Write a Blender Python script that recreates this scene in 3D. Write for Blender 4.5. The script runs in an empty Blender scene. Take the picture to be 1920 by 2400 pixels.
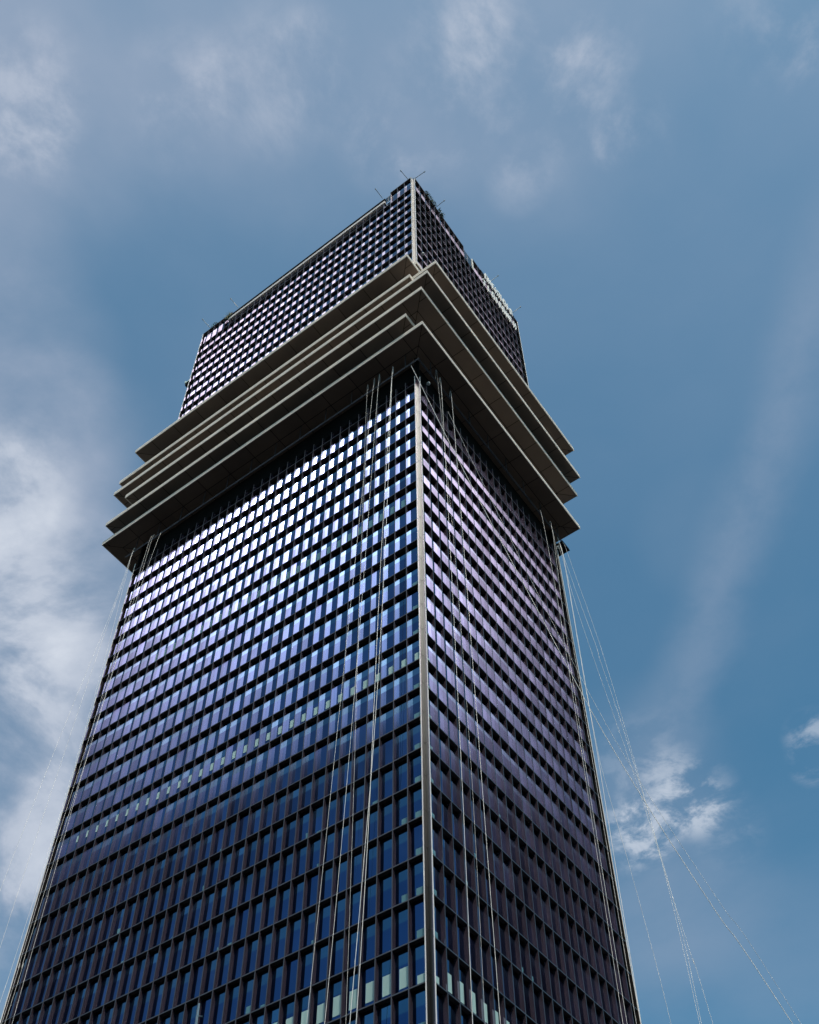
import bpy, math, random
from mathutils import Vector, Matrix

random.seed(7)
C = bpy.context.scene.collection
sc = bpy.context.scene
S = 4.0                       # metres per storey of the shaft
EYE = (41.253, -59.727, 1.7)
Z0 = 143.335                  # height of the topmost ledge of the shaft
DU = 0.090                   # the shallower reveals of the upper tower
WL, WR, E0 = 13.0916, 8.876, 0.1114
D = 0.102                      # depth of the window reveals, in storeys
NL, NR = 33, 22
BL, BR = (WL - E0) / NL, (WR - E0) / NR


def zz(z):
    return Z0 + z * S


# ------------------------------------------------------------------ camera
YAW, PITCH, ROLL, FPX = 2.218455959, 0.871285148, 0.010170518, 2754.862
f = Vector((math.cos(PITCH) * math.cos(YAW), math.cos(PITCH) * math.sin(YAW), math.sin(PITCH)))
r = f.cross(Vector((0, 0, 1))).normalized()
u = r.cross(f)
cr, sr = math.cos(ROLL), math.sin(ROLL)
R_, U_ = cr * r + sr * u, -sr * r + cr * u
cam = bpy.data.cameras.new('camera')
camo = bpy.data.objects.new('camera', cam)
C.objects.link(camo)
camo.matrix_world = Matrix(((R_.x, U_.x, -f.x, EYE[0]), (R_.y, U_.y, -f.y, EYE[1]), (R_.z, U_.z, -f.z, EYE[2]), (0, 0, 0, 1)))
cam.sensor_fit = 'VERTICAL'
cam.sensor_height = 36.0
cam.sensor_width = 28.8
cam.lens = FPX / 2400 * 36
cam.shift_x = 42.7266 / 2400
cam.shift_y = 326.6808 / 2400
cam.clip_start = 0.1
cam.clip_end = 5000
sc.camera = camo


def pix(p):
    d = Vector(p) - Vector(EYE)
    w = d.dot(f)
    return (960 - 42.7266 + FPX * d.dot(R_) / w, 1200 + 326.68 - FPX * d.dot(U_) / w)


# ------------------------------------------------------------------ materials
def mat(name):
    m = bpy.data.materials.new(name)
    m.use_nodes = True
    nt = m.node_tree
    return m, nt, nt.nodes, nt.links, nt.nodes['Principled BSDF']


def noise(nt, scale, detail, mapscale, coord='Object', rough=0.55):
    tc = nt.nodes.new('ShaderNodeTexCoord')
    mp = nt.nodes.new('ShaderNodeMapping')
    mp.inputs['Scale'].default_value = mapscale
    n = nt.nodes.new('ShaderNodeTexNoise')
    n.inputs['Scale'].default_value = scale
    n.inputs['Detail'].default_value = detail
    n.inputs['Roughness'].default_value = rough
    nt.links.new(tc.outputs[coord], mp.inputs['Vector'])
    nt.links.new(mp.outputs['Vector'], n.inputs['Vector'])
    return n


def ramp(nt, src, stops):
    rp = nt.nodes.new('ShaderNodeValToRGB')
    el = rp.color_ramp.elements
    while len(el) < len(stops):
        el.new(0.5)
    for e, (p, c) in zip(el, stops):
        e.position = p
        e.color = (c[0], c[1], c[2], 1) if not isinstance(c, (int, float)) else (c, c, c, 1)
    nt.links.new(src, rp.inputs['Fac'])
    return rp


def simple(name, col, rough=0.6, metal=0.0, spec=0.5, var=0.15, scale=0.35, stretch=(1, 1, 0.25)):
    m, nt, n, l, b = mat(name)
    ns = noise(nt, scale, 5, stretch)
    lo = tuple(max(0, c * (1 - var)) for c in col)
    hi = tuple(min(1, c * (1 + var)) for c in col)
    rp = ramp(nt, ns.outputs['Fac'], [(0.3, lo), (0.7, hi)])
    l.new(rp.outputs['Color'], b.inputs['Base Color'])
    b.inputs['Roughness'].default_value = rough
    b.inputs['Metallic'].default_value = metal
    b.inputs['Specular IOR Level'].default_value = spec
    return m


def make_bronze():
    m, nt, n, l, b = mat('anodised_bronze')
    n1 = noise(nt, 1.0, 4, (5.0, 5.0, 0.12))          # brushed vertical streaks, a new run on every sheet
    n2 = noise(nt, 0.30, 5, (1, 1, 0.4))
    c1 = ramp(nt, n1.outputs['Fac'], [(0.25, (0.335, 0.262, 0.345)), (0.75, (0.45, 0.36, 0.475))])
    c2 = ramp(nt, n2.outputs['Fac'], [(0.3, 0.82), (0.7, 1.0)])
    mx = n.new('ShaderNodeMix'); mx.data_type = 'RGBA'; mx.blend_type = 'MULTIPLY'
    mx.inputs['Factor'].default_value = 1.0
    l.new(c1.outputs['Color'], mx.inputs['A']); l.new(c2.outputs['Color'], mx.inputs['B'])
    l.new(mx.outputs['Result'], b.inputs['Base Color'])
    b.inputs['Metallic'].default_value = 0.90
    rr = ramp(nt, n2.outputs['Fac'], [(0.3, 0.13), (0.7, 0.19)])
    l.new(rr.outputs['Color'], b.inputs['Roughness'])
    return m


def make_glass(name, tint, edge, power, bump=0.010):
    """coated solar glass: tinted mirror at square view, paler mirror at grazing view"""
    m, nt, n, l, b = mat(name)
    n.remove(b)
    out = n['Material Output']
    geo = n.new('ShaderNodeNewGeometry')
    dt = n.new('ShaderNodeVectorMath'); dt.operation = 'DOT_PRODUCT'
    l.new(geo.outputs['Normal'], dt.inputs[0]); l.new(geo.outputs['Incoming'], dt.inputs[1])
    ab = n.new('ShaderNodeMath'); ab.operation = 'ABSOLUTE'; l.new(dt.outputs['Value'], ab.inputs[0])
    su = n.new('ShaderNodeMath'); su.operation = 'SUBTRACT'; su.inputs[0].default_value = 1.0
    l.new(ab.outputs[0], su.inputs[1])
    pw = n.new('ShaderNodeMath'); pw.operation = 'POWER'; pw.inputs[1].default_value = power
    l.new(su.outputs[0], pw.inputs[0])
    cm = n.new('ShaderNodeMix'); cm.data_type = 'RGBA'
    l.new(pw.outputs[0], cm.inputs['Factor'])
    cm.inputs['A'].default_value = (*tint, 1); cm.inputs['B'].default_value = (*edge, 1)
    # small differences from pane to pane and a faint pillowing
    nv = noise(nt, 0.28, 2, (1, 1, 0.5))
    ad = n.new('ShaderNodeMath'); ad.operation = 'MULTIPLY_ADD'
    l.new(geo.outputs['Random Per Island'], ad.inputs[0]); ad.inputs[1].default_value = 0.5
    hv = n.new('ShaderNodeMath'); hv.operation = 'MULTIPLY'; hv.inputs[1].default_value = 0.5
    l.new(nv.outputs['Fac'], hv.inputs[0]); l.new(hv.outputs[0], ad.inputs[2])
    rp = ramp(nt, ad.outputs[0], [(0.2, 0.62), (0.8, 1.22)])
    mm = n.new('ShaderNodeMix'); mm.data_type = 'RGBA'; mm.blend_type = 'MULTIPLY'; mm.inputs['Factor'].default_value = 1.0
    l.new(cm.outputs['Result'], mm.inputs['A']); l.new(rp.outputs['Color'], mm.inputs['B'])
    g = n.new('ShaderNodeBsdfGlossy'); g.inputs['Roughness'].default_value = 0.012
    l.new(mm.outputs['Result'], g.inputs['Color'])
    ns = noise(nt, 0.16, 2, (1, 1, 1))
    bp = n.new('ShaderNodeBump'); bp.inputs['Strength'].default_value = bump; bp.inputs['Distance'].default_value = 0.4
    l.new(ns.outputs['Fac'], bp.inputs['Height'])
    l.new(bp.outputs['Normal'], g.inputs['Normal'])
    l.new(g.outputs['BSDF'], out.inputs['Surface'])
    return m


def make_clear():
    m, nt, n, l, b = mat('clear_glass')
    n.remove(b)
    out = n['Material Output']
    fr = n.new('ShaderNodeFresnel'); fr.inputs['IOR'].default_value = 1.5
    g = n.new('ShaderNodeBsdfGlossy'); g.inputs['Roughness'].default_value = 0.01
    t = n.new('ShaderNodeBsdfTransparent'); t.inputs['Color'].default_value = (0.55, 0.72, 0.82, 1)
    mx = n.new('ShaderNodeMixShader')
    l.new(fr.outputs['Fac'], mx.inputs['Fac'])
    l.new(t.outputs['BSDF'], mx.inputs[1]); l.new(g.outputs['BSDF'], mx.inputs[2])
    l.new(mx.outputs['Shader'], out.inputs['Surface'])
    return m


def make_soffit():
    # dark composite panels: the joint grid belongs to the panels themselves
    m, nt, n, l, b = mat('soffit_panels')
    tc = n.new('ShaderNodeTexCoord')
    br = n.new('ShaderNodeTexBrick')
    br.offset = 0.0
    br.inputs['Scale'].default_value = 1.0
    br.inputs['Brick Width'].default_value = 4.72
    br.inputs['Row Height'].default_value = 2.3
    br.inputs['Mortar Size'].default_value = 0.045
    br.inputs['Mortar Smooth'].default_value = 0.1
    br.inputs['Bias'].default_value = 0.0
    br.inputs['Color1'].default_value = (0.150, 0.118, 0.098, 1)
    br.inputs['Color2'].default_value = (0.195, 0.150, 0.120, 1)
    br.inputs['Mortar'].default_value = (0.012, 0.011, 0.010, 1)
    l.new(tc.outputs['UV'], br.inputs['Vector'])
    ns = noise(nt, 0.15, 4, (1, 1, 1))
    rp = ramp(nt, ns.outputs['Fac'], [(0.3, 0.82), (0.7, 1.06)])
    mx = n.new('ShaderNodeMix'); mx.data_type = 'RGBA'; mx.blend_type = 'MULTIPLY'
    mx.inputs['Factor'].default_value = 1.0
    l.new(br.outputs['Color'], mx.inputs['A']); l.new(rp.outputs['Color'], mx.inputs['B'])
    l.new(mx.outputs['Result'], b.inputs['Base Color'])
    b.inputs['Roughness'].default_value = 0.7
    b.inputs['Specular IOR Level'].default_value = 0.2
    return m


BRONZE = make_bronze()
GLASS = make_glass('blue_glass', (0.024, 0.084, 0.215), (1.0, 0.93, 0.92), 4.8)
BLIND_TINT = make_glass('blind_tint_glass', (0.050, 0.165, 0.290), (1.0, 0.93, 0.92), 4.8)  # paler tint stands in for lit blinds behind the upper pane
CLEAR = make_clear()
EDGE = simple('satin_bronze_edge', (0.17, 0.15, 0.145), 0.42, 1.0, 0.5, 0.15)
COLUMN = simple('satin_bronze_column', (0.098, 0.102, 0.105), 0.30, 1.0, 0.5, 0.12, 0.6, (1, 1, 0.1))
SOFFIT = make_soffit()
LEDGE = simple('dark_bronze_ledge', (0.035, 0.029, 0.028), 0.5, 0.0, 0.35, 0.2)
WHITE = simple('white_trim', (0.78, 0.78, 0.76), 0.45, 0.0, 0.4, 0.05)
FASCIA = simple('pale_grey_fascia', (0.68, 0.64, 0.57), 0.5, 0.0, 0.4, 0.10, 0.2)
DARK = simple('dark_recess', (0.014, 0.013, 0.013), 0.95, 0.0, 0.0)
INNER = simple('dim_interior', (0.03, 0.035, 0.045), 0.9, 0.0, 0.1, 0.4, 0.08)
SLABTOP = simple('slab_top', (0.55, 0.50, 0.44), 0.8, 0.0, 0.2)
BLIND = simple('roller_blind', (0.34, 0.37, 0.40), 0.8, 0.0, 0.2, 0.1)
BRIGHT_ROOM = simple('mint_bright_room', (0.33, 0.50, 0.48), 0.35, 0.0, 0.5, 0.06)  # pale panels added on the glass to imitate bright rooms behind it
BRIGHT_ROOM2 = simple('teal_bright_room', (0.085, 0.21, 0.25), 0.2, 0.0, 0.5, 0.06)  # dimmer teal version of the added bright-room panels
BEIGE = simple('beige_beam', (0.55, 0.50, 0.47), 0.5, 0.0, 0.3, 0.08)
ROPE = simple('white_rope', (0.80, 0.80, 0.78), 0.8, 0.0, 0.2, 0.08, 0.5)
STEEL = simple('grey_steel', (0.28, 0.29, 0.31), 0.45, 0.6, 0.5, 0.1)
LETTER = simple('white_letter', (0.82, 0.82, 0.80), 0.4, 0.0, 0.4, 0.04)
LEAF = simple('leaf_green', (0.055, 0.10, 0.035), 0.6, 0.0, 0.3, 0.5, 3.0, (1, 1, 1))
STRAW = simple('straw_leaf', (0.33, 0.34, 0.25), 0.7, 0.0, 0.2, 0.3, 2.0, (1, 1, 1))
GREENISH = simple('pale_green_paint', (0.50, 0.62, 0.58), 0.5, 0.0, 0.4, 0.1)
RAIL = simple('rail_metal', (0.20, 0.21, 0.23), 0.45, 0.3, 0.4, 0.1)
RAIL2 = simple('dark_rail_metal', (0.05, 0.052, 0.06), 0.5, 0.3, 0.4, 0.1)


# ------------------------------------------------------------------ mesh helpers
class MB:
    def __init__(self):
        self.v = []; self.f = []; self.mi = []; self.uv = []

    def quad(self, a, b, c, d, mi=0, uv=None):
        i = len(self.v)
        self.v += [tuple(a), tuple(b), tuple(c), tuple(d)]
        self.f.append((i, i + 1, i + 2, i + 3)); self.mi.append(mi)
        self.uv.append(uv or [(0, 0)] * 4)

    def box(self, x0, y0, z0, x1, y1, z1, mi=0, top=None, bottom=None):
        x0, x1 = min(x0, x1), max(x0, x1)
        y0, y1 = min(y0, y1), max(y0, y1)
        z0, z1 = min(z0, z1), max(z0, z1)
        A, B, Cc, Dd = (x0, y0, z0), (x1, y0, z0), (x1, y1, z0), (x0, y1, z0)
        E, F, G, H = (x0, y0, z1), (x1, y0, z1), (x1, y1, z1), (x0, y1, z1)
        self.quad(A, Dd, Cc, B, mi if bottom is None else bottom)
        self.quad(E, F, G, H, mi if top is None else top)
        self.quad(A, B, F, E, mi); self.quad(B, Cc, G, F, mi)
        self.quad(Cc, Dd, H, G, mi); self.quad(Dd, A, E, H, mi)

    def tube(self, pts, rad, n=6, cap=True):
        pts = [Vector(p) for p in pts]
        rads = rad if isinstance(rad, (list, tuple)) else [rad] * len(pts)
        base = len(self.v)
        for k, p in enumerate(pts):
            t = (pts[min(k + 1, len(pts) - 1)] - pts[max(k - 1, 0)]).normalized()
            a = Vector((1, 0, 0)) if abs(t.x) < 0.8 else Vector((0, 1, 0))
            s = t.cross(a).normalized(); w = t.cross(s)
            for j in range(n):
                an = 2 * math.pi * j / n
                self.v.append(tuple(p + rads[k] * (math.cos(an) * s + math.sin(an) * w)))
        for k in range(len(pts) - 1):
            for j in range(n):
                a, b = base + k * n + j, base + k * n + (j + 1) % n
                self.f.append((a, b, b + n, a + n)); self.mi.append(0); self.uv.append([(0, 0)] * 4)
        if cap:
            for k in (0, len(pts) - 1):
                self.f.append(tuple(base + k * n + j for j in range(n))); self.mi.append(0); self.uv.append([(0, 0)] * n)

    def build(self, name, mats, parent=None, smooth=False):
        me = bpy.data.meshes.new(name)
        me.from_pydata(self.v, [], self.f)
        for m in (mats if isinstance(mats, (list, tuple)) else [mats]):
            me.materials.append(m)
        me.polygons.foreach_set('material_index', self.mi)
        if any(q != (0, 0) for uv in self.uv for q in uv):
            L = me.uv_layers.new(name='UVMap')
            k = 0
            for uv in self.uv:
                for q in uv:
                    L.data[k].uv = q; k += 1
        if smooth:
            me.polygons.foreach_set('use_smooth', [True] * len(me.polygons))
        me.update()
        o = bpy.data.objects.new(name, me)
        C.objects.link(o)
        if parent:
            o.parent = parent
        return o


def empty(name, loc=(0, 0, 0)):
    o = bpy.data.objects.new(name, None)
    C.objects.link(o)
    o.location = loc
    return o


def tag(o, label=None, cat=None, group=None, kind=None):
    if label: o['label'] = label
    if cat: o['category'] = cat
    if group: o['group'] = group
    if kind: o['kind'] = kind
    return o


# ------------------------------------------------------------------ the tower
tower = tag(empty('office_tower'), 'dark bronze skyscraper with blue windows and a belt of jutting slabs below its top', 'skyscraper')


def P(side, uu, d, z):
    """u along the facade from the corner, d into the building (storeys), z in metres"""
    if side == 'L':
        return (-uu * S, d * S, z)
    return (-d * S, uu * S, z)


def fbox(mb, side, u0, u1, d0, d1, z0, z1, mi=0, top=None, bottom=None):
    a, b = P(side, u0, d0, z0), P(side, u1, d1, z1)
    mb.box(a[0], a[1], z0, b[0], b[1], z1, mi, top, bottom)


SIDES = {'L': (NL, BL, WL), 'R': (NR, BR, WR)}
GROUND = -Z0 / S
TOP = 20.30
HU, ZU1 = 0.9419, 18.857
shaft_levels = [0.55, 0.0] + [-float(k) for k in range(1, 35)]
upper_levels = [ZU1 - HU * k for k in range(0, 14)]

# which bays rise to the full roof height
tallL = lambda n: n < 3 or n >= 28
tallR = lambda n: n < 10 or n >= 12

# ledges: one thin plate per storey and facade
LT = 0.028
for side, (N, B, W) in SIDES.items():
    for z in shaft_levels[1:] + upper_levels:
        mb = MB()
        fbox(mb, side, E0, W + 0.02, 0.006, (D if z < 2 else DU) + 0.55, zz(z) - LT * S, zz(z))
        mb.build('ledge', [LEDGE], tower)
        mb = MB()
        fbox(mb, side, E0, W + 0.02, -0.001, 0.006, zz(z) - LT * S, zz(z))
        mb.build('ledge_edge', [EDGE], tower)
    # roof edge plates
    runs = [(0, 3), (28, 33)] if side == 'L' else [(0, 10), (12, 22)]
    for a, b in runs:
        mb = MB()
        fbox(mb, side, E0 + a * B, E0 + b * B + 0.02, 0.0, D + 0.55, zz(TOP - 0.07), zz(TOP))
        mb.build('parapet', [LEDGE], tower)

# fins
FT = 0.011
for side, (N, B, W) in SIDES.items():
    for n in range(0, N + 1):
        uc = E0 + n * B
        for (za, zb, zone) in ((GROUND, 0.45, 's'), (6.2, TOP - 0.072, 'u')):
            if zone == 'u':
                tall = (tallL if side == 'L' else tallR)
                if not (tall(min(n, N - 1)) or (n > 0 and tall(n - 1))):
                    zb = 19.42 if side == 'L' else ZU1
            if n in (0, N):
                # the end fins carry the white trim and are a little thicker
                mb = MB()
                w = 0.016
                s = 0 if n == 0 else -w
                fbox(mb, side, uc + s, uc + s + w, 0.004, D if zone == 's' else DU, zz(za), zz(zb))
                mb.build('end_fin', [BRONZE], tower)
                mb = MB()
                fbox(mb, side, uc + s, uc + s + w + (0.006 if n else 0), -0.012, 0.004, zz(za), zz(zb) + 0.1)
                mb.build('edge_trim', [WHITE], tower)
            else:
                mb = MB()
                fbox(mb, side, uc - FT, uc + FT, -0.001, D if zone == 's' else DU, zz(za), zz(zb))
                fbox(mb, side, uc - FT, uc + FT, -0.005, -0.001, zz(za), zz(zb), 1)
                mb.build('fin', [BRONZE, EDGE], tower)

# re-entrant corner column: two bronze faces meeting in a notch, storey joints as shallow grooves
for za, zb in ((GROUND, 0.06), (9.9, TOP)):
    mb = MB()
    z = za
    while z < zb - 0.01:
        z2 = min(zb, z + 1.0)
        e = E0
        a0, a1 = zz(z) + 0.05, zz(z2)
        mb.box(-e * S - 0.04, 0.06, a0, -e * S + 0.012, e * S - 0.012, a1)
        mb.box(-e * S - 0.04, e * S - 0.012, a0, -0.06, e * S + 0.04, a1)
        z = z2
    mb.build('corner_column', [COLUMN], tower)
mb = MB()
mb.box(-E0 * S - 0.12, 0.05, 0, -E0 * S - 0.06, E0 * S + 0.1, zz(TOP))
mb.box(-E0 * S - 0.06, E0 * S + 0.06, 0, -0.05, E0 * S + 0.12, zz(TOP))
mb.build('column_backing', [DARK], tower)


# windows: upper glass tinted to imitate lit blinds, some with added panels imitating bright rooms
def pane_mesh(mb, side, n, row, z0, z1):
    N, B, W = SIDES[side]
    rnd = random.Random(n * 131 + row * 17 + (7 if side == 'L' else 3))
    u0, u1 = E0 + n * B + FT, E0 + (n + 1) * B - FT
    zb, zt = zz(z0), zz(z1) - LT * S
    zm = zt - (zt - zb) * rnd.choice([0.34, 0.37, 0.37, 0.37, 0.40])
    if rnd.random() < 0.10:
        zm = zt
    for a_, b_, mi in ((zb, zm, 0), (zm, zt, 1)):
        if b_ - a_ < 0.01: continue
        dd = DU if row >= 100 else D
        q = [P(side, u0, dd, a_), P(side, u1, dd, a_), P(side, u1, dd, b_), P(side, u0, dd, b_)]
        if side == 'L':
            q = [q[1], q[0], q[3], q[2]]
        mb.quad(*q, mi)


def panel_mesh(mb, side, n, row, z0, z1):
    N, B, W = SIDES[side]
    rnd = random.Random(n * 71 + row * 29 + (1 if side == 'L' else 5))
    h = (z1 - z0 - LT) * S
    zb = zz(z0)
    pale = None
    if row == 22 and 0 < n < (16 if side == 'L' else 10):
        pale = (0.03, 0.74, 0.13 + rnd.uniform(-.01, .02), 0.58 + rnd.uniform(-.02, .02))
    elif row == 13 and side == 'L' and n < 31:
        pale = (0.06, 0.60, 0.10 + 0.011 * n, 0.40 + 0.009 * n)
    elif row == 6 and side == 'L' and 0 < n < 27:
        pale = (0.02, 0.62, 0.01, 0.55)
    elif n == 0 and row >= 10:
        pale = (0.18, 0.70, 0.01, 0.27)
    elif row >= 14 and rnd.random() < 0.15:
        pale = (0.01, rnd.choice([0.25, 0.4, 0.6]), 0.01, rnd.choice([0.14, 0.18, 0.26]))
    if not pale:
        return 0
    u0, u1 = E0 + n * B + FT, E0 + (n + 1) * B - FT
    w = u1 - u0
    strong = row in (13, 22)
    fbox(mb, side, u0 + w * pale[0], u0 + w * pale[1], D - 0.006, D - 0.002, zb + pale[2] * h, zb + pale[3] * h, 0 if strong else 1)
    return 1


cells = []
for side, (N, B, W) in SIDES.items():
    for n in range(N):
        for i in range(len(shaft_levels) - 1):
            cells.append((side, n, i - 1, shaft_levels[i + 1], shaft_levels[i]))
        tl = (tallL if side == 'L' else tallR)(n)
        tops = [TOP - 0.07] if tl else ([19.45] if side == 'L' else [])
        lv = tops + upper_levels
        for i in range(len(lv) - 1):
            cells.append((side, n, 100 + i, lv[i + 1], lv[i]))


def shown(cell):
    side, n, row, z0, z1 = cell
    N, B, W = SIDES[side]
    q = [pix(P(side, E0 + (n + a) * B, D, zz(z))) for a, z in ((0, z0), (1, z0), (1, z1), (0, z1))]
    cx, cy = sum(p[0] for p in q) / 4, sum(p[1] for p in q) / 4
    if not (0 < cx < 1920 and 0 < cy < 2400):
        return 0
    return abs(sum(q[k][0] * q[(k + 1) % 4][1] - q[(k + 1) % 4][0] * q[k][1] for k in range(4))) / 2


order = sorted(cells, key=shown, reverse=True)
for side, n, row, z0, z1 in order[:100]:
    mb = MB(); pane_mesh(mb, side, n, row, z0, z1)
    w = mb.build('window', [GLASS, BLIND_TINT], tower)
    bb = MB()
    if panel_mesh(bb, side, n, row, z0, z1):
        bb.build('bright_room_panel', [BRIGHT_ROOM, BRIGHT_ROOM2], w)
mb, bb = MB(), MB()
for side, n, row, z0, z1 in order[100:]:
    pane_mesh(mb, side, n, row, z0, z1)
    panel_mesh(bb, side, n, row, z0, z1)
rest = tag(mb.build('window', [GLASS, BLIND_TINT], tower), kind='stuff')
tag(bb.build('bright_room_panel', [BRIGHT_ROOM, BRIGHT_ROOM2], rest), kind='stuff')

# dim rooms behind the glass, the closed rear and the roof
mb = MB()
di = D + 0.56
for za, zb in ((0, zz(0.55)), (zz(6.2), zz(19.40))):
    mb.box(-WL * S + 0.3, di * S, za, -di * S, WR * S - 0.3, zb)
mb.build('inner_wall', [INNER], tower)
mb = MB()
mb.box(-WL * S - 0.06, WR * S - 0.28, 0, 0.0, WR * S + 0.04, zz(TOP - 0.3))
mb.box(-WL * S - 0.06, 0.3, 0, -WL * S + 0.28, WR * S - 0.28, zz(TOP - 0.3))
mb.build('rear_wall', [DARK], tower)
mb = MB()
mb.box(-WL * S + 0.28, D * S + 0.4, zz(19.40), -D * S - 0.4, WR * S - 0.28, zz(19.42))
mb.build('roof', [SLABTOP], tower)
# the core between the slabs
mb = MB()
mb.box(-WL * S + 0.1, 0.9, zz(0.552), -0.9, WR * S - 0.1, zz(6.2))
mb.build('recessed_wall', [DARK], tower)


# jutting slabs: soffit, body, and a two-strip fascia all round
def slab(x0, x1, y0, y1, z, th=0.20, uvo=(0, 0)):
    X0, X1, Y0, Y1 = x0 * S, x1 * S, y0 * S, y1 * S
    zb, zt = zz(z), zz(z + th)
    mb = MB()
    i = 0.10
    mb.box(X0 + i, Y0 + i, zb + 0.02, X1 - i, Y1 - i, zt - 0.02, 0, 1, 0)
    root = mb.build('slab', [DARK, SLABTOP], tower)
    # soffit in mitred quarters so that the panel rows follow each edge
    so = MB()
    m = min((X1 - X0), (Y1 - Y0)) * 0.5 - 0.5
    z_ = zb + 0.004

    def q(a, b, c, d, ax):
        uv = []
        for p in (a, b, c, d):
            if ax == 'S': uv.append((p[0] - X1 + 60, p[1] - Y0))
            elif ax == 'E': uv.append((p[1] - Y0 + 60, X1 - p[0]))
            elif ax == 'N': uv.append((p[0] + 60, Y1 - p[1]))
            else: uv.append((p[1] + 60, p[0] - X0))
        so.quad(a, b, c, d, 0, uv)
    o = [(X0 + i, Y0 + i, z_), (X1 - i, Y0 + i, z_), (X1 - i, Y1 - i, z_), (X0 + i, Y1 - i, z_)]
    n_ = [(X0 + m, Y0 + m, z_), (X1 - m, Y0 + m, z_), (X1 - m, Y1 - m, z_), (X0 + m, Y1 - m, z_)]
    q(o[1], o[0], n_[0], n_[1], 'S'); q(o[2], o[1], n_[1], n_[2], 'E')
    q(o[3], o[2], n_[2], n_[3], 'N'); q(o[0], o[3], n_[3], n_[0], 'W')
    so.build('soffit', [SOFFIT], root)
    # mitre joint, a narrow dark bead along the corner diagonal
    jo = MB()
    for (px_, py_), (qx, qy) in zip([(X0 + i, Y0 + i), (X1 - i, Y0 + i), (X1 - i, Y1 - i), (X0 + i, Y1 - i)],
                                    [(X0 + m, Y0 + m), (X1 - m, Y0 + m), (X1 - m, Y1 - m), (X0 + m, Y1 - m)]):
        d_ = Vector((qx - px_, qy - py_, 0)).normalized()
        p_ = Vector((-d_.y, d_.x, 0)) * 0.035
        a_, b_ = Vector((px_, py_, z_ - 0.003)), Vector((qx, qy, z_ - 0.003))
        jo.quad(a_ - p_, a_ + p_, b_ + p_, b_ - p_)
    jo.build('mitre_joint', [DARK], root)
    fa = MB()
    t = 0.10
    hgt = (zt - zb)
    for a, b in ((0.0, 0.40), (0.58, 1.0)):
        za, zc = zb + a * hgt, zb + b * hgt
        fa.box(X0, Y0, za, X1, Y0 + t, zc)
        fa.box(X1 - t, Y0 + t, za, X1, Y1, zc)
        fa.box(X0, Y0 + t, za, X0 + t, Y1, zc)
    fa.build('fascia', [FASCIA], root)
    return root


slab(-14.40, 0.825, -0.847, 9.464, 1.85)
slab(-14.134, 0.340, -1.122, 8.7, 2.60)
slab(-13.056, 1.146, -1.320, 9.067, 3.35)
slab(-13.784, 1.477, -1.416, 8.868, 4.10)
slab(-13.583, 0.762, -1.460, 7.6, 4.70)
slab(-12.9, 1.690, -1.164, 8.28, 5.15)
slab(-12.677, 0.870, -1.756, 7.0, 5.80)
slab(-11.5, 0.923, -1.243, 6.8, 6.10)
# gantry rail hung round the top of the shaft, with a dark return plate at the far right
mb = MB()
mb.box(-1.0 * S, 8.95 * S, zz(0.92), 0.235 * S, 9.45 * S, zz(1.02))
mb.build('return_plate', [DARK], tower)
X0, X1, Y0, Y1 = -13.478 * S, 0.248 * S, -0.288 * S, 9.45 * S
rail = tag(empty('maintenance_rail', (0, 0, 0)), None)
rail.parent = tower
for k, (off, z) in enumerate(((0.0, 0.90), (0.20, 0.96))):
    mb = MB()
    mb.box(X0, Y0 + off, zz(z), X1 - off, Y0 + off + .07, zz(z) + .07)
    mb.build('rail_bar', [RAIL], rail)
    mb = MB()
    mb.box(X1 - off - .09, Y0 + off + .07, zz(z), X1 - off, Y1, zz(z) + .09)
    mb.build('rail_bar', [RAIL2], rail)
for k in range(12):
    x = X0 + 2 + k * 4.6
    mb = MB(); mb.box(x, Y0 + .075, zz(0.91), x + .08, Y0 + .15, zz(1.848)); mb.build('rail_hanger', [RAIL2], rail)
for k in range(8):
    y = Y0 + 3 + k * 4.7
    mb = MB(); mb.box(X1 - .19, y, zz(0.93), X1 - .10, y + .08, zz(1.848)); mb.build('rail_hanger', [RAIL2], rail)

# roof edge over the lowered middle of the long side
mb = MB()
mb.box(-11.28 * S, -0.10, zz(19.48), -1.62 * S, 0.45, zz(19.70))
mb.build('roof_beam', [BEIGE], tower)
mb = MB()
mb.box(-11.28 * S, -0.06, zz(19.703), -1.62 * S, 0.5, zz(20.02))
mb.build('roof_screen', [DARK], tower)
mb = MB()
mb.box(-1.60 * S, 0.12, zz(19.44), -1.25 * S, 0.16, zz(20.0))
mb.box(-0.16, 4.10 * S, zz(ZU1), -0.12, 4.82 * S, zz(19.95))
bal = mb.build('glass_balustrade', [CLEAR], tower)
mb = MB()
mb.box(-1.60 * S, 0.09, zz(20.0), -1.25 * S, 0.19, zz(20.03))
mb.box(-0.19, 4.10 * S, zz(19.95), -0.09, 4.82 * S, zz(19.98))
mb.box(-1.44 * S, 0.09, zz(19.44), -1.43 * S, 0.118, zz(20.0))
mb.box(-0.118, 4.42 * S, zz(ZU1), -0.09, 4.43 * S, zz(19.95))
mb.build('handrail', [STEEL], bal)
mb = MB()
mb.box(-0.9, 4.84 * S, zz(ZU1), 0.02, 4.84 * S + 0.16, zz(TOP - 0.08))
mb.build('parapet_return', [FASCIA], tower)

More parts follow.
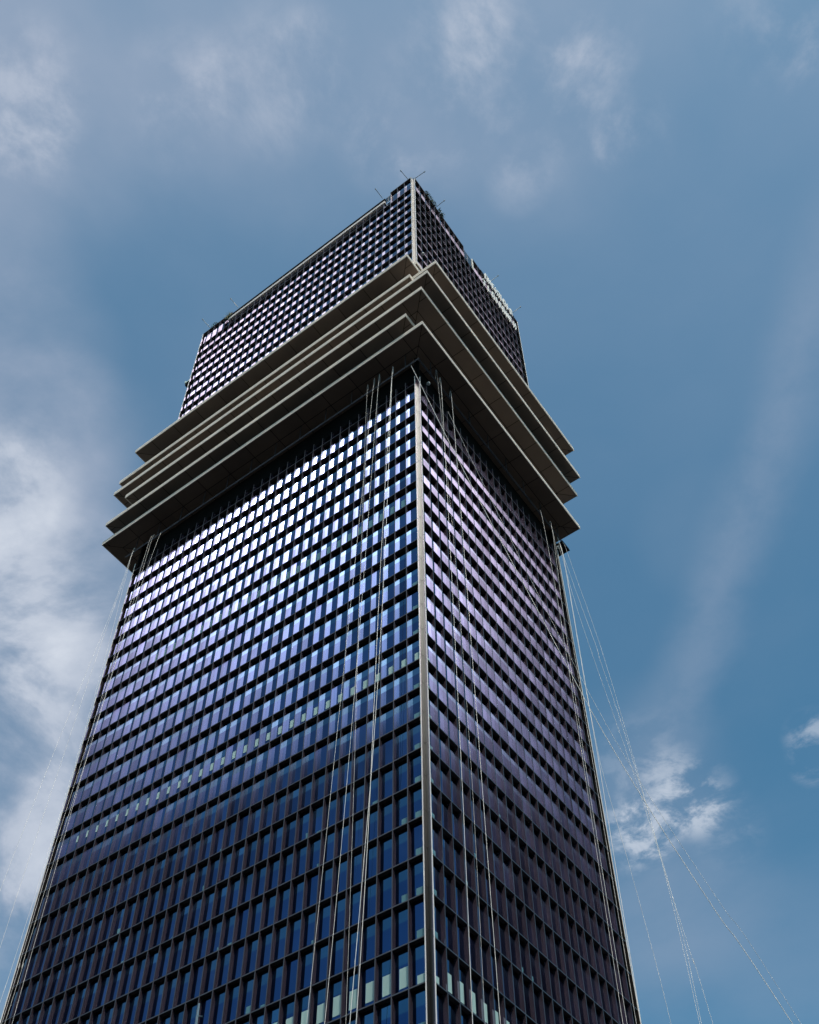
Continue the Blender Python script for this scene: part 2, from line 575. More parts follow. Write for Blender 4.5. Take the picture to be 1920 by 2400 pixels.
# ------------------------------------------------------------------ roof rods, lights, letters, plants
RODS = [((-0.29, 0.02), (-0.36, -0.47), 'L', 'slim dark rod leaning out left of the topmost corner'),
        ((0.0, 0.16), (0.50, 0.22), 'R', 'slim dark rod leaning out right of the topmost corner'),
        ((-1.76, 0.0), (-1.80, -0.50), 'L', 'slim dark rod over the start of the beige roof beam'),
        ((0.0, 1.82), (0.48, 1.84), 'R', 'slim rod between the two green clumps on the right parapet'),
        ((0.0, 6.35), (0.50, 6.38), 'R', 'pale slim rod above the upper row of white sign letters'),
        ((0.0, 8.35), (0.52, 8.38), 'R', 'white rod sticking out at the far right roof corner'),
        ((-10.75, 0.0), (-10.80, -0.52), 'L', 'pale slim rod near the left end of the beige roof beam'),
        ((-12.6, 0.0), (-12.66, -0.55), 'L', 'white rod sticking out at the far left roof corner')]
for a, b, side, label in RODS:
    o = empty('roof_rod', (a[0] * S, a[1] * S, zz(TOP)))
    tag(o, label, 'rod', 'rods leaning out from the roof edge')
    dx, dy = (b[0] - a[0]) * S, (b[1] - a[1]) * S
    pale = 'white' in label or 'pale' in label
    mb = MB(); mb.tube([(0, 0.0, 0.0), (dx, dy, 0.55)], 0.06, 6)
    mb.build('arm', [WHITE if pale else STEEL], o)
    mb = MB(); mb.tube([(dx * 0.97, dy * 0.97, 0.46), (dx * 1.03, dy * 1.03, 0.66)], [0.12, 0.12], 8)
    mb.build('tip', [STEEL], o)

for loc, label in (((0.30, 0.52 * S, zz(0.511)), 'small white dome lamp under the lowest slab beside the corner column'),
                   ((0.30, 8.75 * S, zz(0.42)), 'small white dome lamp under the slabs at the far right'),
                   ((0.25, 0.50 * S, zz(11.78)), 'small white dome lamp on the upper tower right of the corner column')):
    o = tag(empty('wall_lamp', loc), label, 'lamp', 'white dome lamps on the right facade')
    mb = MB()
    prof = [(0.16, 0.0), (0.24, 0.06), (0.24, 0.20), (0.17, 0.34), (0.05, 0.40)]
    for (r0, h0), (r1, h1) in zip(prof, prof[1:]):
        for j in range(12):
            a, b = 2 * math.pi * j / 12, 2 * math.pi * (j + 1) / 12
            mb.quad((r0 * math.cos(a), r0 * math.sin(a), h0), (r0 * math.cos(b), r0 * math.sin(b), h0),
                    (r1 * math.cos(b), r1 * math.sin(b), h1), (r1 * math.cos(a), r1 * math.sin(a), h1))
    mb.build('dome', [WHITE], o, True)
    mb = MB(); mb.box(-0.34, -0.05, 0.10, -0.2, 0.05, 0.20); mb.build('arm', [STEEL], o)

o = tag(empty('wall_bracket', (-WL * S - 0.1, 0.3, zz(15.1))), 'small pale green bracket jutting from the left edge of the upper tower', 'bracket')
mb = MB(); mb.box(-1.3, -0.3, 0.9, 0.0, 0.5, 1.25); mb.box(-1.3, -0.3, 1.25, -1.1, 0.5, 1.75); mb.build('tray', [GREENISH], o)
mb = MB(); mb.box(-1.1, -0.2, 0.0, -0.1, 0.4, 0.88); mb.build('motor_box', [DARK], o)


# unreadable raised sign: two rows of white letters, seen steeply from below
sign = tag(empty('roof_sign', (0, 5.4 * S, zz(18.0))), 'two rows of raised white letters along the top of the right facade', 'sign')
STROKES = {
    'n': [(0, 0, .22, 1), (.78, 0, 1, 1), (.22, .8, .78, 1)],
    'l': [(0, 0, .25, 1), (.25, 0, .9, .2)],
    'u': [(0, 0, .22, 1), (.78, 0, 1, 1), (.22, 0, .78, .2)],
    'e': [(0, 0, .24, 1), (.24, 0, .9, .2), (.24, .4, .8, .6), (.24, .8, .9, 1)],
    'i': [(.3, 0, .62, 1)],
    'h': [(0, 0, .22, 1), (.78, 0, 1, 1), (.22, .4, .78, .62)],
    't': [(.38, 0, .62, .8), (0, .8, 1, 1)],
}


def letter(key, y, z, w, h):
    mb = MB()
    for a, b, c, d in STROKES[key]:
        mb.box(0.09 * S, (y + a * w) * S, zz(z + b * h), 0.16 * S, (y + c * w) * S, zz(z + d * h))
    o = mb.build('letter', [LETTER], sign)
    o.matrix_parent_inverse = Matrix.Translation(-Vector(sign.location))


for row, z, ys in ((0, 19.35, [5.72, 6.02, 6.33, 6.62, 6.86, 7.10, 7.33, 7.60, 7.95]),
                   (1, 18.12, [5.42, 5.86, 6.22, 6.52, 6.84, 7.12, 7.44, 7.74, 8.10])):
    for k, y in enumerate(ys):
        letter('nuehtlnie'[(k + row * 4) % 9], y, z, 0.19 if k else 0.24, 0.66)
mb = MB()
for z in (19.5, 19.9, 18.3, 18.7):
    mb.box(0.06 * S, 5.42 * S, zz(z), 0.088 * S, 8.4 * S, zz(z) + 0.08)
for k in range(12):
    y = (5.5 + 0.25 * k) * S
    mb.box(0.0 * S, y, zz(18.2), 0.058 * S, y + 0.07, zz(18.2) + 0.07)
    mb.box(0.0 * S, y, zz(19.6), 0.058 * S, y + 0.07, zz(19.6) + 0.07)
o = mb.build('sign_frame', [LEDGE], sign)
o.matrix_parent_inverse = Matrix.Translation(-Vector(sign.location))


def bush(name, loc, length, axis, h, n, m, label, cat='plant'):
    o = tag(empty(name, loc), label, cat)
    mb = MB()
    for k in range(n):
        t = random.uniform(0, 1)
        p = Vector((random.uniform(-0.5, 0.45), 0, 0)) if axis == 'y' else Vector((0, random.uniform(-0.45, 0.5), 0))
        if axis == 'y': p.y = t * length
        else: p.x = t * length
        p.z = random.uniform(-0.35, h) * (0.55 + 0.45 * math.sin(7 * t + loc[1]))
        a = Vector((random.gauss(0, 1), random.gauss(0, 1), random.gauss(0.3, 1))).normalized() * random.uniform(0.12, 0.28)
        b = a.cross(Vector((random.gauss(0, 1), random.gauss(0, 1), random.gauss(0, 1)))).normalized() * random.uniform(0.05, 0.11)
        mb.quad(p - b * 0.4, p + a * 0.5 - b, p + a * 1.1, p + a * 0.5 + b)
    mb.build('foliage', [m], o)
    mb = MB()
    for k in range(max(3, n // 60)):
        t = (k + 0.5) / max(3, n // 60)
        q = Vector((0, t * length, -0.3)) if axis == 'y' else Vector((t * length, 0, -0.3))
        mb.tube([q, q + Vector((0.05, 0.05, h * 0.5))], [0.03, 0.015], 5)
    mb.build('stem', [LEAF], o)
    return o


bush('roof_shrub', (-0.10, 0.95 * S, zz(TOP) + 0.1), 3.3, 'y', 1.3, 520, LEAF, 'long green shrub clump on the right parapet nearest the corner column')
bush('roof_shrub', (-0.10, 2.02 * S, zz(TOP) + 0.1), 1.7, 'y', 1.2, 300, LEAF, 'short green shrub clump on the right parapet, farther from the corner column')
bush('roof_shrub', (-12.55 * S, 0.1, zz(TOP) + 0.1), 1.6, 'x', 0.7, 120, LEAF, 'thin green tuft on the roof edge beside the far left corner')
o = tag(empty('dry_plant', (-11.33 * S, 0.05, zz(19.9))), 'pale spiky dry plant hanging at the left end of the beige roof beam', 'plant')
mb = MB()
for k in range(60):
    an, el = random.uniform(0, 6.28), random.uniform(-1.2, 1.1)
    d_ = Vector((math.cos(an) * math.cos(el), -abs(math.sin(an)) * math.cos(el), math.sin(el))) * random.uniform(0.8, 1.9)
    s = d_.cross(Vector((0.3, 0.2, 1))).normalized() * 0.07
    mb.quad(-s, s, d_ * 0.6 + s * 0.8 + Vector((0, 0, -0.05)), d_ + Vector((0, 0, -0.35)))
mb.build('foliage', [STRAW], o)

# white pole in front of the lower left facade
o = tag(empty('mast', (0, 0, 0)), 'white pole with small pegs up one side, rising in front of the lower left facade', 'pole')
A0 = Vector(EYE)


def along(x, y, dist):
    d_ = (f + R_ * ((x - 917.27) / FPX) - U_ * ((y - 1526.68) / FPX))
    return A0 + d_ * (dist / math.hypot(d_.x, d_.y))


top = along(467, 2352, 34.0)
o.location = (top.x, top.y, 0)
mb = MB(); mb.tube([(0, 0, 0), (0, 0, top.z - 1.5), (0, 0, top.z)], [0.07, 0.05, 0.03], 8)
mb.build('pole', [WHITE], o, True)
sd = R_.normalized() * 0.16
k, z = 0, 2.0
while z < top.z - 0.4:
    mb = MB(); mb.tube([(0, 0, z), (sd.x, sd.y, z)], 0.022, 5)
    if z > top.z - 12:
        mb.build('peg', [WHITE], o)
    z += 0.62

# ------------------------------------------------------------------ ropes
ROPES = {
    'Lnear1': [(-3.0, -1.7, 145.0), (-3.5, -1.7, 101.0), (-4.4, -1.7, 79.0), (-5.1, -1.7, 64.4), (-6.1, -1.7, 49.1), (-8.8, -1.7, 0.0)],
    'Lnear2': [(-3.1, -1.7, 142.9), (-4.4, -1.7, 101.8), (-4.6, -1.7, 79.1), (-4.8, -1.7, 64.2), (-5.5, -1.7, 48.8), (-7.3, -1.7, 0.0)],
    'Lmid1': [(-5.3, -1.7, 145.2), (-6.5, -1.7, 99.7), (-7.6, -1.7, 65.6), (-8.4, -1.7, 50.1), (-10.8, -1.7, 0.0)],
    'Lmid2': [(-6.2, -1.7, 145.1), (-8.0, -1.7, 100.9), (-9.5, -1.7, 66.6), (-10.2, -1.7, 50.6), (-12.1, -1.7, 0.0)],
    'Lmid3': [(-7.2, -1.7, 143.9), (-7.0, -1.7, 93.0), (-6.4, -1.7, 65.0), (-6.4, -1.7, 49.1), (-6.3, -1.7, 0.0)],
    'Lfar1': [(-47.9, -1.7, 144.2), (-48.3, -1.7, 117.6), (-48.6, -1.7, 99.1), (-49.6, -1.7, 86.6), (-49.2, -1.7, 68.9), (-49.4, -1.7, 65.2), (-51.1, -1.7, 0.0)],
    'Lfar2': [(-47.4, -1.7, 143.8), (-47.6, -1.7, 117.0), (-47.7, -1.7, 98.6), (-48.9, -1.7, 86.2), (-48.7, -1.7, 68.7), (-48.9, -1.7, 65.0), (-51.8, -1.7, 0.0)],
    'Lfar3': [(-46.0, -1.7, 142.2), (-47.2, -1.7, 127.8), (-47.8, -1.7, 120.0), (-47.9, -1.7, 103.0), (-48.0, -1.7, 88.2), (-47.7, -1.7, 67.4), (-46.9, -1.7, 0.0)],
    'Rn1': [(1.4, 3.5, 144.9), (1.4, 3.6, 102.9), (1.4, 3.3, 74.2), (1.4, 3.3, 64.6), (1.4, 3.0, 48.7), (1.4, 2.1, 0.0)],
    'Rn2': [(1.4, 6.0, 144.9), (1.4, 6.6, 106.2), (1.4, 6.5, 76.8), (1.4, 6.8, 66.9), (1.4, 6.8, 50.6), (1.4, 7.1, 0.0)],
    'Rn3': [(1.4, 2.7, 146.1), (1.4, 5.0, 104.4), (1.4, 4.9, 75.4), (1.4, 5.0, 65.7), (1.4, 4.7, 49.5), (1.4, 3.7, 0.0)],
    'Rf1': [(1.4, 28.9, 144.8), (1.4, 29.9, 131.7), (1.4, 29.2, 105.2), (1.4, 28.8, 81.9), (1.4, 28.3, 61.6), (1.4, 27.1, 0.0)],
    'Rf2': [(1.4, 31.7, 145.1), (1.4, 30.3, 122.7), (1.4, 29.6, 98.3), (1.4, 29.4, 82.3), (1.4, 29.2, 62.1), (1.4, 28.9, 0.0)],
    'Rf3': [(1.4, 31.9, 143.0), (1.4, 31.9, 122.5), (1.4, 31.8, 99.4), (1.4, 31.6, 83.8), (1.4, 31.3, 63.1), (1.4, 30.4, 0.0)],
    'skyL1': [(-51.9, -1.4, 145.6), (-52.0, -1.5, 140.2), (-52.0, -1.6, 134.5), (-52.1, -2.1, 126.2), (-52.3, -2.4, 119.6), (-52.5, -2.9, 112.5), (-52.8, -3.9, 90.9), (-53.0, -4.3, 81.3), (-53.0, -4.5, 72.4), (-53.7, -6.3, 0.0)],
    'skyL2': [(-51.8, -1.4, 145.6), (-51.8, -1.3, 137.9), (-52.0, -1.8, 130.7), (-52.1, -1.9, 120.0), (-52.2, -2.0, 113.1), (-52.4, -2.4, 87.5), (-52.5, -2.5, 74.7), (-52.5, -2.5, 66.6), (-52.5, -2.5, 0.0)],
    'skyL3': [(-51.7, -1.5, 145.4), (-51.3, -1.1, 126.4), (-51.1, -0.9, 104.8), (-51.2, -1.0, 81.0), (-51.5, -1.2, 68.6), (-51.6, -1.3, 64.3), (-52.9, -2.4, 0.0)],
    'diag': [(0.1, -1.6, 145.0), (0.7, -0.6, 141.3), (1.3, 0.6, 137.0), (2.2, 2.4, 130.7), (4.2, 6.1, 117.6), (5.7, 8.8, 109.1), (8.3, 13.8, 92.7), (8.9, 15.0, 88.9), (10.1, 17.2, 82.2), (11.4, 19.7, 75.9), (13.9, 24.4, 65.0), (16.2, 28.7, 56.4), (29.0, 52.8, 0.0)],
    'diag2': [(1.4, 4.8, 140.7), (3.4, 8.6, 126.2), (5.7, 13.1, 109.7), (8.2, 17.7, 92.8), (9.3, 19.8, 87.0), (10.8, 22.5, 78.7), (13.5, 27.6, 68.5), (15.7, 31.8, 59.3), (27.9, 54.6, 0.0)],
    'skyR1': [(1.1, 35.9, 146.2), (1.5, 36.6, 139.4), (2.1, 37.6, 131.8), (2.4, 38.2, 125.8), (2.6, 38.5, 121.8), (2.9, 39.1, 115.7), (3.2, 39.6, 106.2), (3.5, 40.1, 96.6), (3.8, 40.6, 85.7), (3.9, 40.8, 76.4), (3.9, 40.8, 67.3), (4.0, 41.0, 0.0)],
    'skyR2': [(0.8, 35.4, 143.4), (1.4, 36.5, 133.8), (2.2, 37.8, 123.0), (2.2, 37.9, 121.5), (2.7, 38.8, 113.6), (3.1, 39.5, 105.3), (3.5, 40.2, 95.7), (3.9, 40.8, 83.4), (4.2, 41.2, 76.3), (4.0, 41.0, 67.3), (3.3, 39.9, 0.0)],
    'skyR3': [(0.7, 35.2, 142.2), (1.0, 35.7, 132.3), (1.7, 37.1, 121.0), (2.5, 38.3, 110.2), (3.0, 39.2, 101.5), (3.5, 40.1, 93.6), (3.9, 40.8, 82.1), (4.4, 41.6, 74.8), (4.7, 42.2, 67.7), (7.3, 46.7, 0.0)],
    'skyR4': [(1.1, 34.6, 142.4), (1.1, 34.7, 132.1), (1.0, 34.5, 119.1), (1.0, 34.4, 109.7), (1.0, 34.5, 100.6), (1.0, 34.3, 97.4), (0.9, 34.0, 81.1), (0.9, 33.6, 64.6), (0.6, 32.3, 0.0)],
    'skyR5': [(1.0, 35.0, 142.8), (1.0, 35.0, 132.5), (0.9, 34.9, 119.5), (0.9, 34.8, 110.0), (0.9, 34.8, 100.8), (1.0, 35.1, 98.1), (1.5, 37.0, 83.0), (1.7, 37.6, 76.9), (1.9, 38.4, 66.8), (3.1, 43.1, 0.0)],
}

ROPE_LABELS = {
    'Lnear1': 'left of the two thick white ropes hanging down the long facade beside the corner column',
    'Lnear2': 'right of the two thick white ropes hanging down the long facade beside the corner column',
    'Lmid1': 'thin white rope down the long facade, third to the left from the corner column',
    'Lmid2': 'thin white rope down the long facade, farthest left of the ropes in its middle',
    'Lmid3': 'faint rope down the long facade right of the two thick white ropes at the bottom',
    'Lfar1': 'outer white rope running down along the left edge of the tower',
    'Lfar2': 'white rope close beside the outer one along the left edge of the tower',
    'Lfar3': 'innermost of the three white ropes hanging along the left edge of the tower',
    'Rn1': 'white rope hanging down the right facade nearest to the corner column',
    'Rn2': 'white rope hanging down the right facade, the farthest from the column of three',
    'Rn3': 'faint rope between two white ropes on the right facade near the column',
    'Rf1': 'white rope hanging near the right edge of the right facade, the innermost one',
    'Rf2': 'white rope hanging near the right edge, the middle one of three',
    'Rf3': 'white rope hanging closest to the right edge of the right facade',
    'skyL1': 'outer of the white ropes bowing out into the sky left of the tower',
    'skyL2': 'second white rope bowing out into the sky left of the tower',
    'skyL3': 'white rope in the sky running closest to the left edge of the tower',
    'diag': 'long white rope crossing the right facade diagonally from the slabs into the sky',
    'diag2': 'faint rope crossing the right facade diagonally above the bold diagonal one',
    'skyR1': 'rightmost white rope where it leaves the right end of the slabs into the sky',
    'skyR2': 'second of the white ropes bowing out together right of the tower',
    'skyR3': 'innermost of the three white ropes bowing out together right of the tower',
    'skyR4': 'straight white rope just outside the right edge of the tower',
    'skyR5': 'white rope that parts from the straight one halfway down the right edge',
}


def spline(pts, n=6):
    pts = [Vector(p) for p in pts]
    out = []
    for i in range(len(pts) - 1):
        p0, p1, p2, p3 = pts[max(i - 1, 0)], pts[i], pts[i + 1], pts[min(i + 2, len(pts) - 1)]
        for k in range(n):
            t = k / n
            out.append(0.5 * ((2 * p1) + (p2 - p0) * t + (2 * p0 - 5 * p1 + 4 * p2 - p3) * t * t + (3 * p1 - p0 - 3 * p2 + p3) * t ** 3))
    out.append(pts[-1])
    return out


THICK = {'Lnear1': .05, 'Lnear2': .05, 'diag': .062, 'skyR4': .055, 'Lmid1': .035, 'Lmid2': .03, 'Lmid3': .022,
         'Rn1': .042, 'Rn2': .042, 'Rn3': .02, 'diag2': .03, 'skyR2': .035}
for k, pts in ROPES.items():
    pts = [pts[0]] + [tuple(0.25 * a + 0.5 * b + 0.25 * c for a, b, c in zip(pts[i - 1], pts[i], pts[i + 1])) if 0.2 < (pts[i - 1][2] - pts[i][2]) / max(0.1, pts[i][2] - pts[i + 1][2]) < 5 else pts[i]
                       for i in range(1, len(pts) - 1)] + [pts[-1]]
    if pts[0][2] > 142 and not k.startswith('diag'):
        pts = [(pts[0][0], pts[0][1] + 0.35, zz(0.90))] + pts if pts[0][1] < 0 else [(pts[0][0] - 0.35, pts[0][1], zz(0.90))] + pts
    mb = MB(); mb.tube(spline(pts), THICK.get(k, .032) * 0.50, 6)
    tag(mb.build('rope', [ROPE]), ROPE_LABELS[k], 'rope', 'white ropes hanging from the slabs')

# ------------------------------------------------------------------ ground
mb = MB()
mb.quad((-2500, -2500, 0), (2500, -2500, 0), (2500, 2500, 0), (-2500, 2500, 0))
gm, nt, n, l, b = mat('asphalt')
ns = noise(nt, 0.2, 8, (1, 1, 1))
rp = ramp(nt, ns.outputs['Fac'], [(0.3, (0.030, 0.030, 0.032)), (0.7, (0.050, 0.049, 0.048))])
l.new(rp.outputs['Color'], b.inputs['Base Color'])
b.inputs['Roughness'].default_value = 0.9
tag(mb.build('ground', [gm]), kind='structure')

# ------------------------------------------------------------------ neighbours across the street, seen only as dark reflections
STONE = simple('dark_stone', (0.10, 0.095, 0.09), 0.8, 0.0, 0.2, 0.2, 0.1)
OFFICE = make_glass('grey_glass', (0.06, 0.075, 0.085), (0.8, 0.85, 0.9), 5.0)


def neighbour(loc, rz, wx, wy, h, label):
    o = tag(empty('neighbour_building', (*loc, 0)), label, 'building')
    o.rotation_euler.z = rz
    mb = MB(); mb.box(-wx / 2, -wy / 2, 0, wx / 2, wy / 2, h); mb.build('glass_wall', [OFFICE], o)
    mb = MB()
    z = 4.0
    while z < h:
        mb.box(-wx / 2 - .25, -wy / 2 - .25, z, wx / 2 + .25, wy / 2 + .25, z + 1.3); z += 4.0
    mb.build('floor_band', [STONE], o)
    mb = MB(); mb.box(-wx / 2 - .4, -wy / 2 - .4, h - .6, wx / 2 + .4, wy / 2 + .4, h + 1.2); mb.build('parapet', [STONE], o)


neighbour((80, -112), math.radians(38), 124, 30, 212, 'dark banded tower across the street behind the viewer, only mirrored in the glass')
neighbour((-132, -66), math.radians(-62), 70, 40, 84, 'dark banded tower left of the viewer, only mirrored in the long facade')

# ------------------------------------------------------------------ sun and sky
EL = math.radians(57.0)
AZ = math.atan2(-0.66, 0.75)
SUN = Vector((math.cos(EL) * math.cos(AZ), math.cos(EL) * math.sin(AZ), math.sin(EL)))
sl = bpy.data.lights.new('sun', 'SUN')
sl.energy = 2.6
sl.angle = math.radians(0.5)
sl.color = (1.0, 0.95, 0.88)
so = bpy.data.objects.new('sun', sl)
C.objects.link(so)
so.rotation_euler = SUN.to_track_quat('Z', 'Y').to_euler()

w = bpy.data.worlds.new('World')
sc.world = w
w.use_nodes = True
nt = w.node_tree
N_, L_ = nt.nodes, nt.links
bg = N_['Background']
sky = N_.new('ShaderNodeTexSky')
sky.sky_type = 'NISHITA'
sky.sun_disc = False
sky.sun_elevation = EL
sky.sun_rotation = math.pi / 2 - AZ
sky.air_density = 1.0
sky.dust_density = 1.2
sky.ozone_density = 1.2
STR = 0.10
bg.inputs['Strength'].default_value = STR
tc = N_.new('ShaderNodeTexCoord')
VEC = tc.outputs['Generated']


def math_(op, a, b=None, clamp=False):
    m = N_.new('ShaderNodeMath'); m.operation = op; m.use_clamp = clamp
    for i, v in enumerate((a, b)):
        if v is None: continue
        if isinstance(v, (int, float)): m.inputs[i].default_value = v
        else: L_.new(v, m.inputs[i])
    return m.outputs[0]


def dot(v):
    d_ = N_.new('ShaderNodeVectorMath'); d_.operation = 'DOT_PRODUCT'
    L_.new(VEC, d_.inputs[0]); d_.inputs[1].default_value = tuple(Vector(v).normalized())
    return d_.outputs['Value']


def blob(v, inner, outer):
    """soft patch of sky round a direction; angles in degrees"""
    m = N_.new('ShaderNodeMapRange'); m.interpolation_type = 'SMOOTHSTEP'
    m.inputs['From Min'].default_value = math.cos(math.radians(outer))
    m.inputs['From Max'].default_value = math.cos(math.radians(inner))
    L_.new(dot(v), m.inputs['Value'])
    return m.outputs[0]


def add_all(xs):
    s = xs[0]
    for x in xs[1:]:
        s = math_('ADD', s, x)
    return s


# the cloud sheet: directions projected on a flat layer overhead
sep = N_.new('ShaderNodeSeparateXYZ'); L_.new(VEC, sep.inputs[0])
zc = math_('MAXIMUM', sep.outputs['Z'], 0.12)
cx_, cy_ = math_('DIVIDE', sep.outputs['X'], zc), math_('DIVIDE', sep.outputs['Y'], zc)
cmb = N_.new('ShaderNodeCombineXYZ'); L_.new(cx_, cmb.inputs[0]); L_.new(cy_, cmb.inputs[1])


def cnoise(scale, detail, rough, dist, rot=0.0, sx=1.0, sy=1.0, off=(0, 0, 0)):
    mp = N_.new('ShaderNodeMapping')
    mp.inputs['Rotation'].default_value = (0, 0, rot)
    mp.inputs['Scale'].default_value = (sx, sy, 1)
    mp.inputs['Location'].default_value = off
    L_.new(cmb.outputs[0], mp.inputs['Vector'])
    t = N_.new('ShaderNodeTexNoise')
    t.inputs['Scale'].default_value = scale; t.inputs['Detail'].default_value = detail
    t.inputs['Roughness'].default_value = rough; t.inputs['Distortion'].default_value = dist
    L_.new(mp.outputs[0], t.inputs['Vector'])
    return t.outputs['Fac']


def rng(x, a, b, lo=0.0, hi=1.0):
    m = N_.new('ShaderNodeMapRange'); m.interpolation_type = 'SMOOTHSTEP'
    m.inputs['From Min'].default_value = a; m.inputs['From Max'].default_value = b
    m.inputs['To Min'].default_value = lo; m.inputs['To Max'].default_value = hi
    L_.new(x, m.inputs['Value'])
    return m.outputs[0]


nA = cnoise(3.4, 9, 0.58, 0.25, off=(3.1, 1.2, 0))                # soft banks
nB = cnoise(9.0, 12, 0.64, 0.15, rot=0.6, sx=1.0, sy=0.9, off=(0.4, 2.2, 0))   # wisps
nC = cnoise(17.0, 12, 0.64, 0.30, off=(5.0, 0.3, 0))              # torn small puffs
nH = cnoise(2.3, 6, 0.55, 0.2, off=(1.7, 4.0, 0))                 # thin veil
# where cloud stands in this sky: direction, radius in degrees, density
WISPS = [((-0.2207, 0.1403, 0.9652), 3.2, 0.75), ((-0.1889, 0.147, 0.9709), 2.0, 0.7), ((-0.152, 0.2284, 0.9616), 3.0, 0.75), ((-0.1829, 0.22, 0.9582), 2.0, 0.5), ((-0.0587, 0.26, 0.9638), 4.2, 0.75), ((-0.0317, 0.2651, 0.9637), 2.5, 0.5), ((-0.0376, 0.3248, 0.945), 1.1, 1.0), ((-0.014, 0.3319, 0.9432), 1.6, 0.6), ((-0.0949, 0.1824, 0.9786), 2.6, 0.75), ((-0.0791, 0.2042, 0.9757), 1.6, 0.5), ((-0.2788, 0.0978, 0.9554), 2.3, 0.65), ((-0.298, 0.1151, 0.9476), 2.0, 0.5), ((-0.3737, 0.0221, 0.9273), 3.2, 1.1), ((-0.3912, 0.0509, 0.9189), 2.5, 0.6), ((0.108, 0.3168, 0.9423), 3, 0.7), ((0.1051, 0.3402, 0.9345), 1.6, 0.6), ((-0.1112, 0.3063, 0.9454), 1.5, 0.5)]
BANK = [((-0.4848, 0.1079, 0.8679), 4.5, 0.7), ((-0.4896, 0.1639, 0.8564), 4.0, 0.6), ((-0.5316, 0.2037, 0.8221), 5.0, 0.9), ((-0.5498, 0.2665, 0.7916), 4.5, 0.7), ((-0.5771, 0.3178, 0.7523), 4.2, 1.0), ((-0.6206, 0.3284, 0.7121), 5, 1.0), ((-0.6475, 0.3893, 0.6551), 5, 0.8), ((-0.6845, 0.4129, 0.6008), 4, 1.0), ((-0.7259, 0.4505, 0.5197), 5, 0.7), ((-0.4716, 0.2421, 0.8479), 2.5, 0.3), ((-0.5418, 0.3147, 0.7794), 3, 0.6)]
BRIGHT = [((-0.5549, 0.2124, 0.8044), 1.8, 1), ((-0.5559, 0.2235, 0.8006), 1.2, 0.7), ((-0.5821, 0.2768, 0.7646), 2.2, 0.6), ((-0.6061, 0.2981, 0.7374), 2.2, 0.6), ((-0.6158, 0.3489, 0.7065), 2, 0.5), ((-0.6657, 0.435, 0.6063), 2.4, 0.8), ((-0.648, 0.3567, 0.673), 1.6, 0.4)]
PUFFS = [((-0.2835, 0.7108, 0.6437), 1.7, 1), ((-0.2686, 0.7135, 0.6471), 1.4, 0.9), ((-0.2342, 0.718, 0.6554), 1.5, 1), ((-0.2387, 0.7027, 0.6702), 1.7, 0.5), ((-0.2162, 0.7164, 0.6633), 1.4, 0.5), ((-0.124, 0.7281, 0.6742), 1.4, 1.1), ((-0.1366, 0.7367, 0.6622), 1.0, 0.9), ((-0.2584, 0.6845, 0.6817), 2.8, 0.35), ((-0.2176, 0.7384, 0.6383), 1.8, 0.3)]
VEIL = [((-0.2866, 0.0487, 0.9568), 9, 0.8), ((-0.1598, 0.1411, 0.977), 9, 0.8), ((-0.0531, 0.2399, 0.9694), 7, 0.7), ((-0.3976, 0.0157, 0.9174), 7, 0.8), ((-0.2933, 0.728, 0.6197), 5.5, 0.55), ((-0.2568, 0.6825, 0.6842), 4, 0.5), ((-0.2461, 0.7945, 0.5552), 7, 0.45), ((-0.1246, 0.5871, 0.7999), 3, 0.25), ((-0.1185, 0.267, 0.9564), 6, 0.4)]


def patches(lst, soft=0.0):
    return math_('MINIMUM', add_all([math_('MULTIPLY', blob(v, soft * r_, r_ * 1.25), w_) for v, r_, w_ in lst]), 1.3)


veil = math_('MULTIPLY', patches(VEIL), rng(nH, 0.28, 0.72, 0.25, 1.0))
wisp = math_('MULTIPLY', patches(WISPS), rng(nB, 0.40, 0.72))
bank = math_('MULTIPLY', patches(BANK, 0.2), rng(nA, 0.30, 0.66, 0.30, 1.0))
lump = math_('MULTIPLY', patches([(v, r_ * 1.9, w_) for v, r_, w_ in BRIGHT]), rng(nA, 0.40, 0.68))
puff = math_('MULTIPLY', patches(PUFFS), rng(nC, 0.40, 0.63))
# one long faint streak
bd = N_.new('ShaderNodeVectorMath'); bd.operation = 'DOT_PRODUCT'; L_.new(VEC, bd.inputs[0]); bd.inputs[1].default_value = (-0.6909, -0.6212, 0.3698)
off = math_('ADD', bd.outputs['Value'], math_('MULTIPLY', math_('SUBTRACT', nH, 0.5), 0.10))
streak = rng(math_('ABSOLUTE', off), 0.0, 0.040, 1.0, 0.0)
streak = math_('MULTIPLY', math_('MULTIPLY', streak, blob((-0.0891, 0.5853, 0.8059), 6, 17)), rng(nB, 0.25, 0.70, 0.25, 1.0))
hi = rng(sep.outputs['Z'], 0.78, 0.965, 0.0, 1.0)                  # thin high haze, denser overhead
base_haze = math_('ADD', rng(nH, 0.25, 0.75, 0.02, 0.11), math_('MULTIPLY', hi, rng(nH, 0.3, 0.7, 0.17, 0.26)))
low = math_('MULTIPLY', blob((-0.45, -0.72, 0.53), 4, 30), 0.5)
# elsewhere in the sky (out of frame) scattered cloud of the same kind
away = math_('MULTIPLY', rng(dot((-0.25, 0.45, 0.86)), 0.55, 0.85, 1.0, 0.0), rng(nA, 0.50, 0.72, 0.0, 0.6))
cover = math_('MINIMUM', add_all([math_('MULTIPLY', bank, 0.62), math_('MULTIPLY', veil, 0.36), math_('MULTIPLY', wisp, 0.38),
                                  math_('MULTIPLY', lump, 0.45), math_('MULTIPLY', puff, 0.36), math_('MULTIPLY', streak, 0.27), base_haze, away, low]), 0.95)

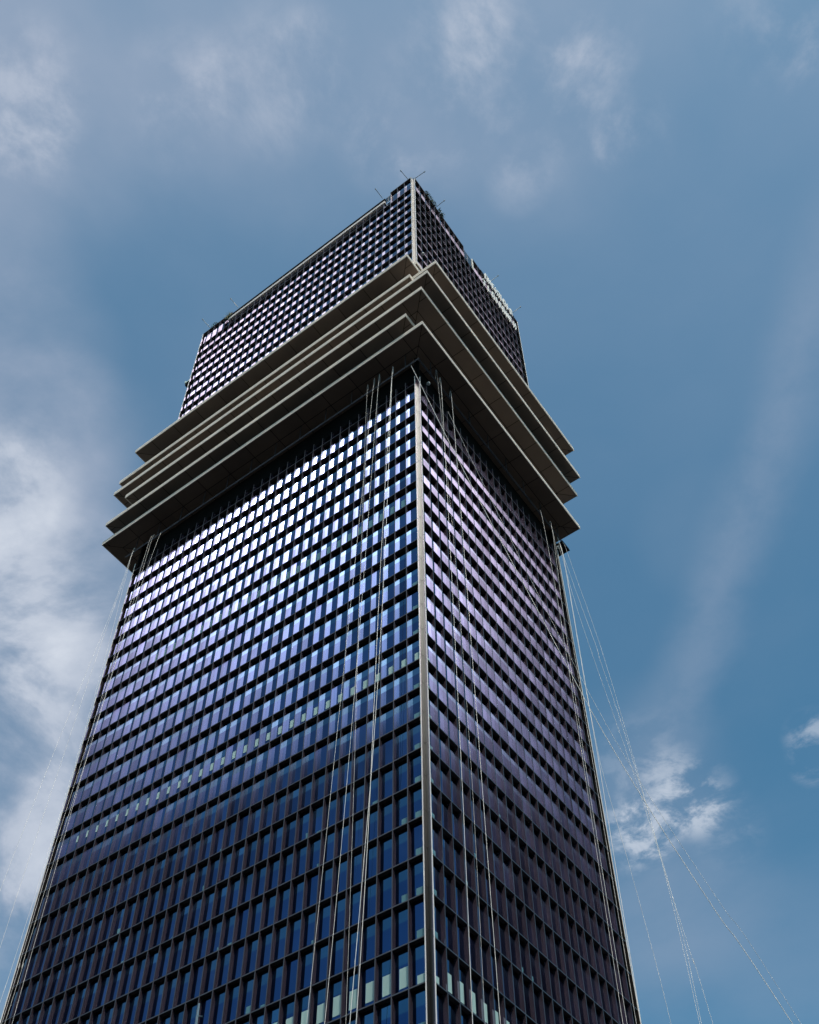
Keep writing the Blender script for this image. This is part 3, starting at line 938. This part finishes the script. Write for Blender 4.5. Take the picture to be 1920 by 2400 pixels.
tint = N_.new('ShaderNodeMix'); tint.data_type = 'RGBA'; tint.blend_type = 'MULTIPLY'; tint.inputs['Factor'].default_value = 1.0
L_.new(sky.outputs['Color'], tint.inputs['A']); tint.inputs['B'].default_value = (0.68, 1.33, 1.35, 1)
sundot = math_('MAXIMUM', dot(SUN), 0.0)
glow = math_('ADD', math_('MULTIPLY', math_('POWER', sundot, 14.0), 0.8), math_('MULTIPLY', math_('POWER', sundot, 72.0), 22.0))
cb = N_.new('ShaderNodeMix'); cb.data_type = 'RGBA'
L_.new(cover, cb.inputs['Factor'])
L_.new(tint.outputs['Result'], cb.inputs['A'])
ccol = N_.new('ShaderNodeMix'); ccol.data_type = 'RGBA'; ccol.clamp_factor = True
ccol.inputs['A'].default_value = (3.5, 4.2, 5.5, 1)      # thin and shaded cloud
ccol.inputs['B'].default_value = (6.6, 7.1, 8.0, 1)      # sunlit lumps
L_.new(math_('MINIMUM', math_('ADD', math_('ADD', lump, puff), math_('MULTIPLY', wisp, 0.35)), 1.0), ccol.inputs['Factor'])
L_.new(ccol.outputs['Result'], cb.inputs['B'])
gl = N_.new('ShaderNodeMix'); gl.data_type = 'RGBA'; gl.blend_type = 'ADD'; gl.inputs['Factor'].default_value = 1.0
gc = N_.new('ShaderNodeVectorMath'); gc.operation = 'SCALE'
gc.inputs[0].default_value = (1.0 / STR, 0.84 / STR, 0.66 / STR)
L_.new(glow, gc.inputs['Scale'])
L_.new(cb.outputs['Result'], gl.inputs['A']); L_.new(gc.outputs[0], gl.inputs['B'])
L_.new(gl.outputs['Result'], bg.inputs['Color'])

# ------------------------------------------------------------------ render settings
sc.view_settings.view_transform = 'Standard'
sc.view_settings.look = 'None'
sc.view_settings.exposure = 0.0
sc.view_settings.gamma = 1.0
sc.render.engine = 'CYCLES'
sc.cycles.max_bounces = 8
sc.cycles.glossy_bounces = 5
sc.cycles.transparent_max_bounces = 8
sc.cycles.diffuse_bounces = 4
sc.cycles.sample_clamp_indirect = 12.0
sc.cycles.use_denoising = True
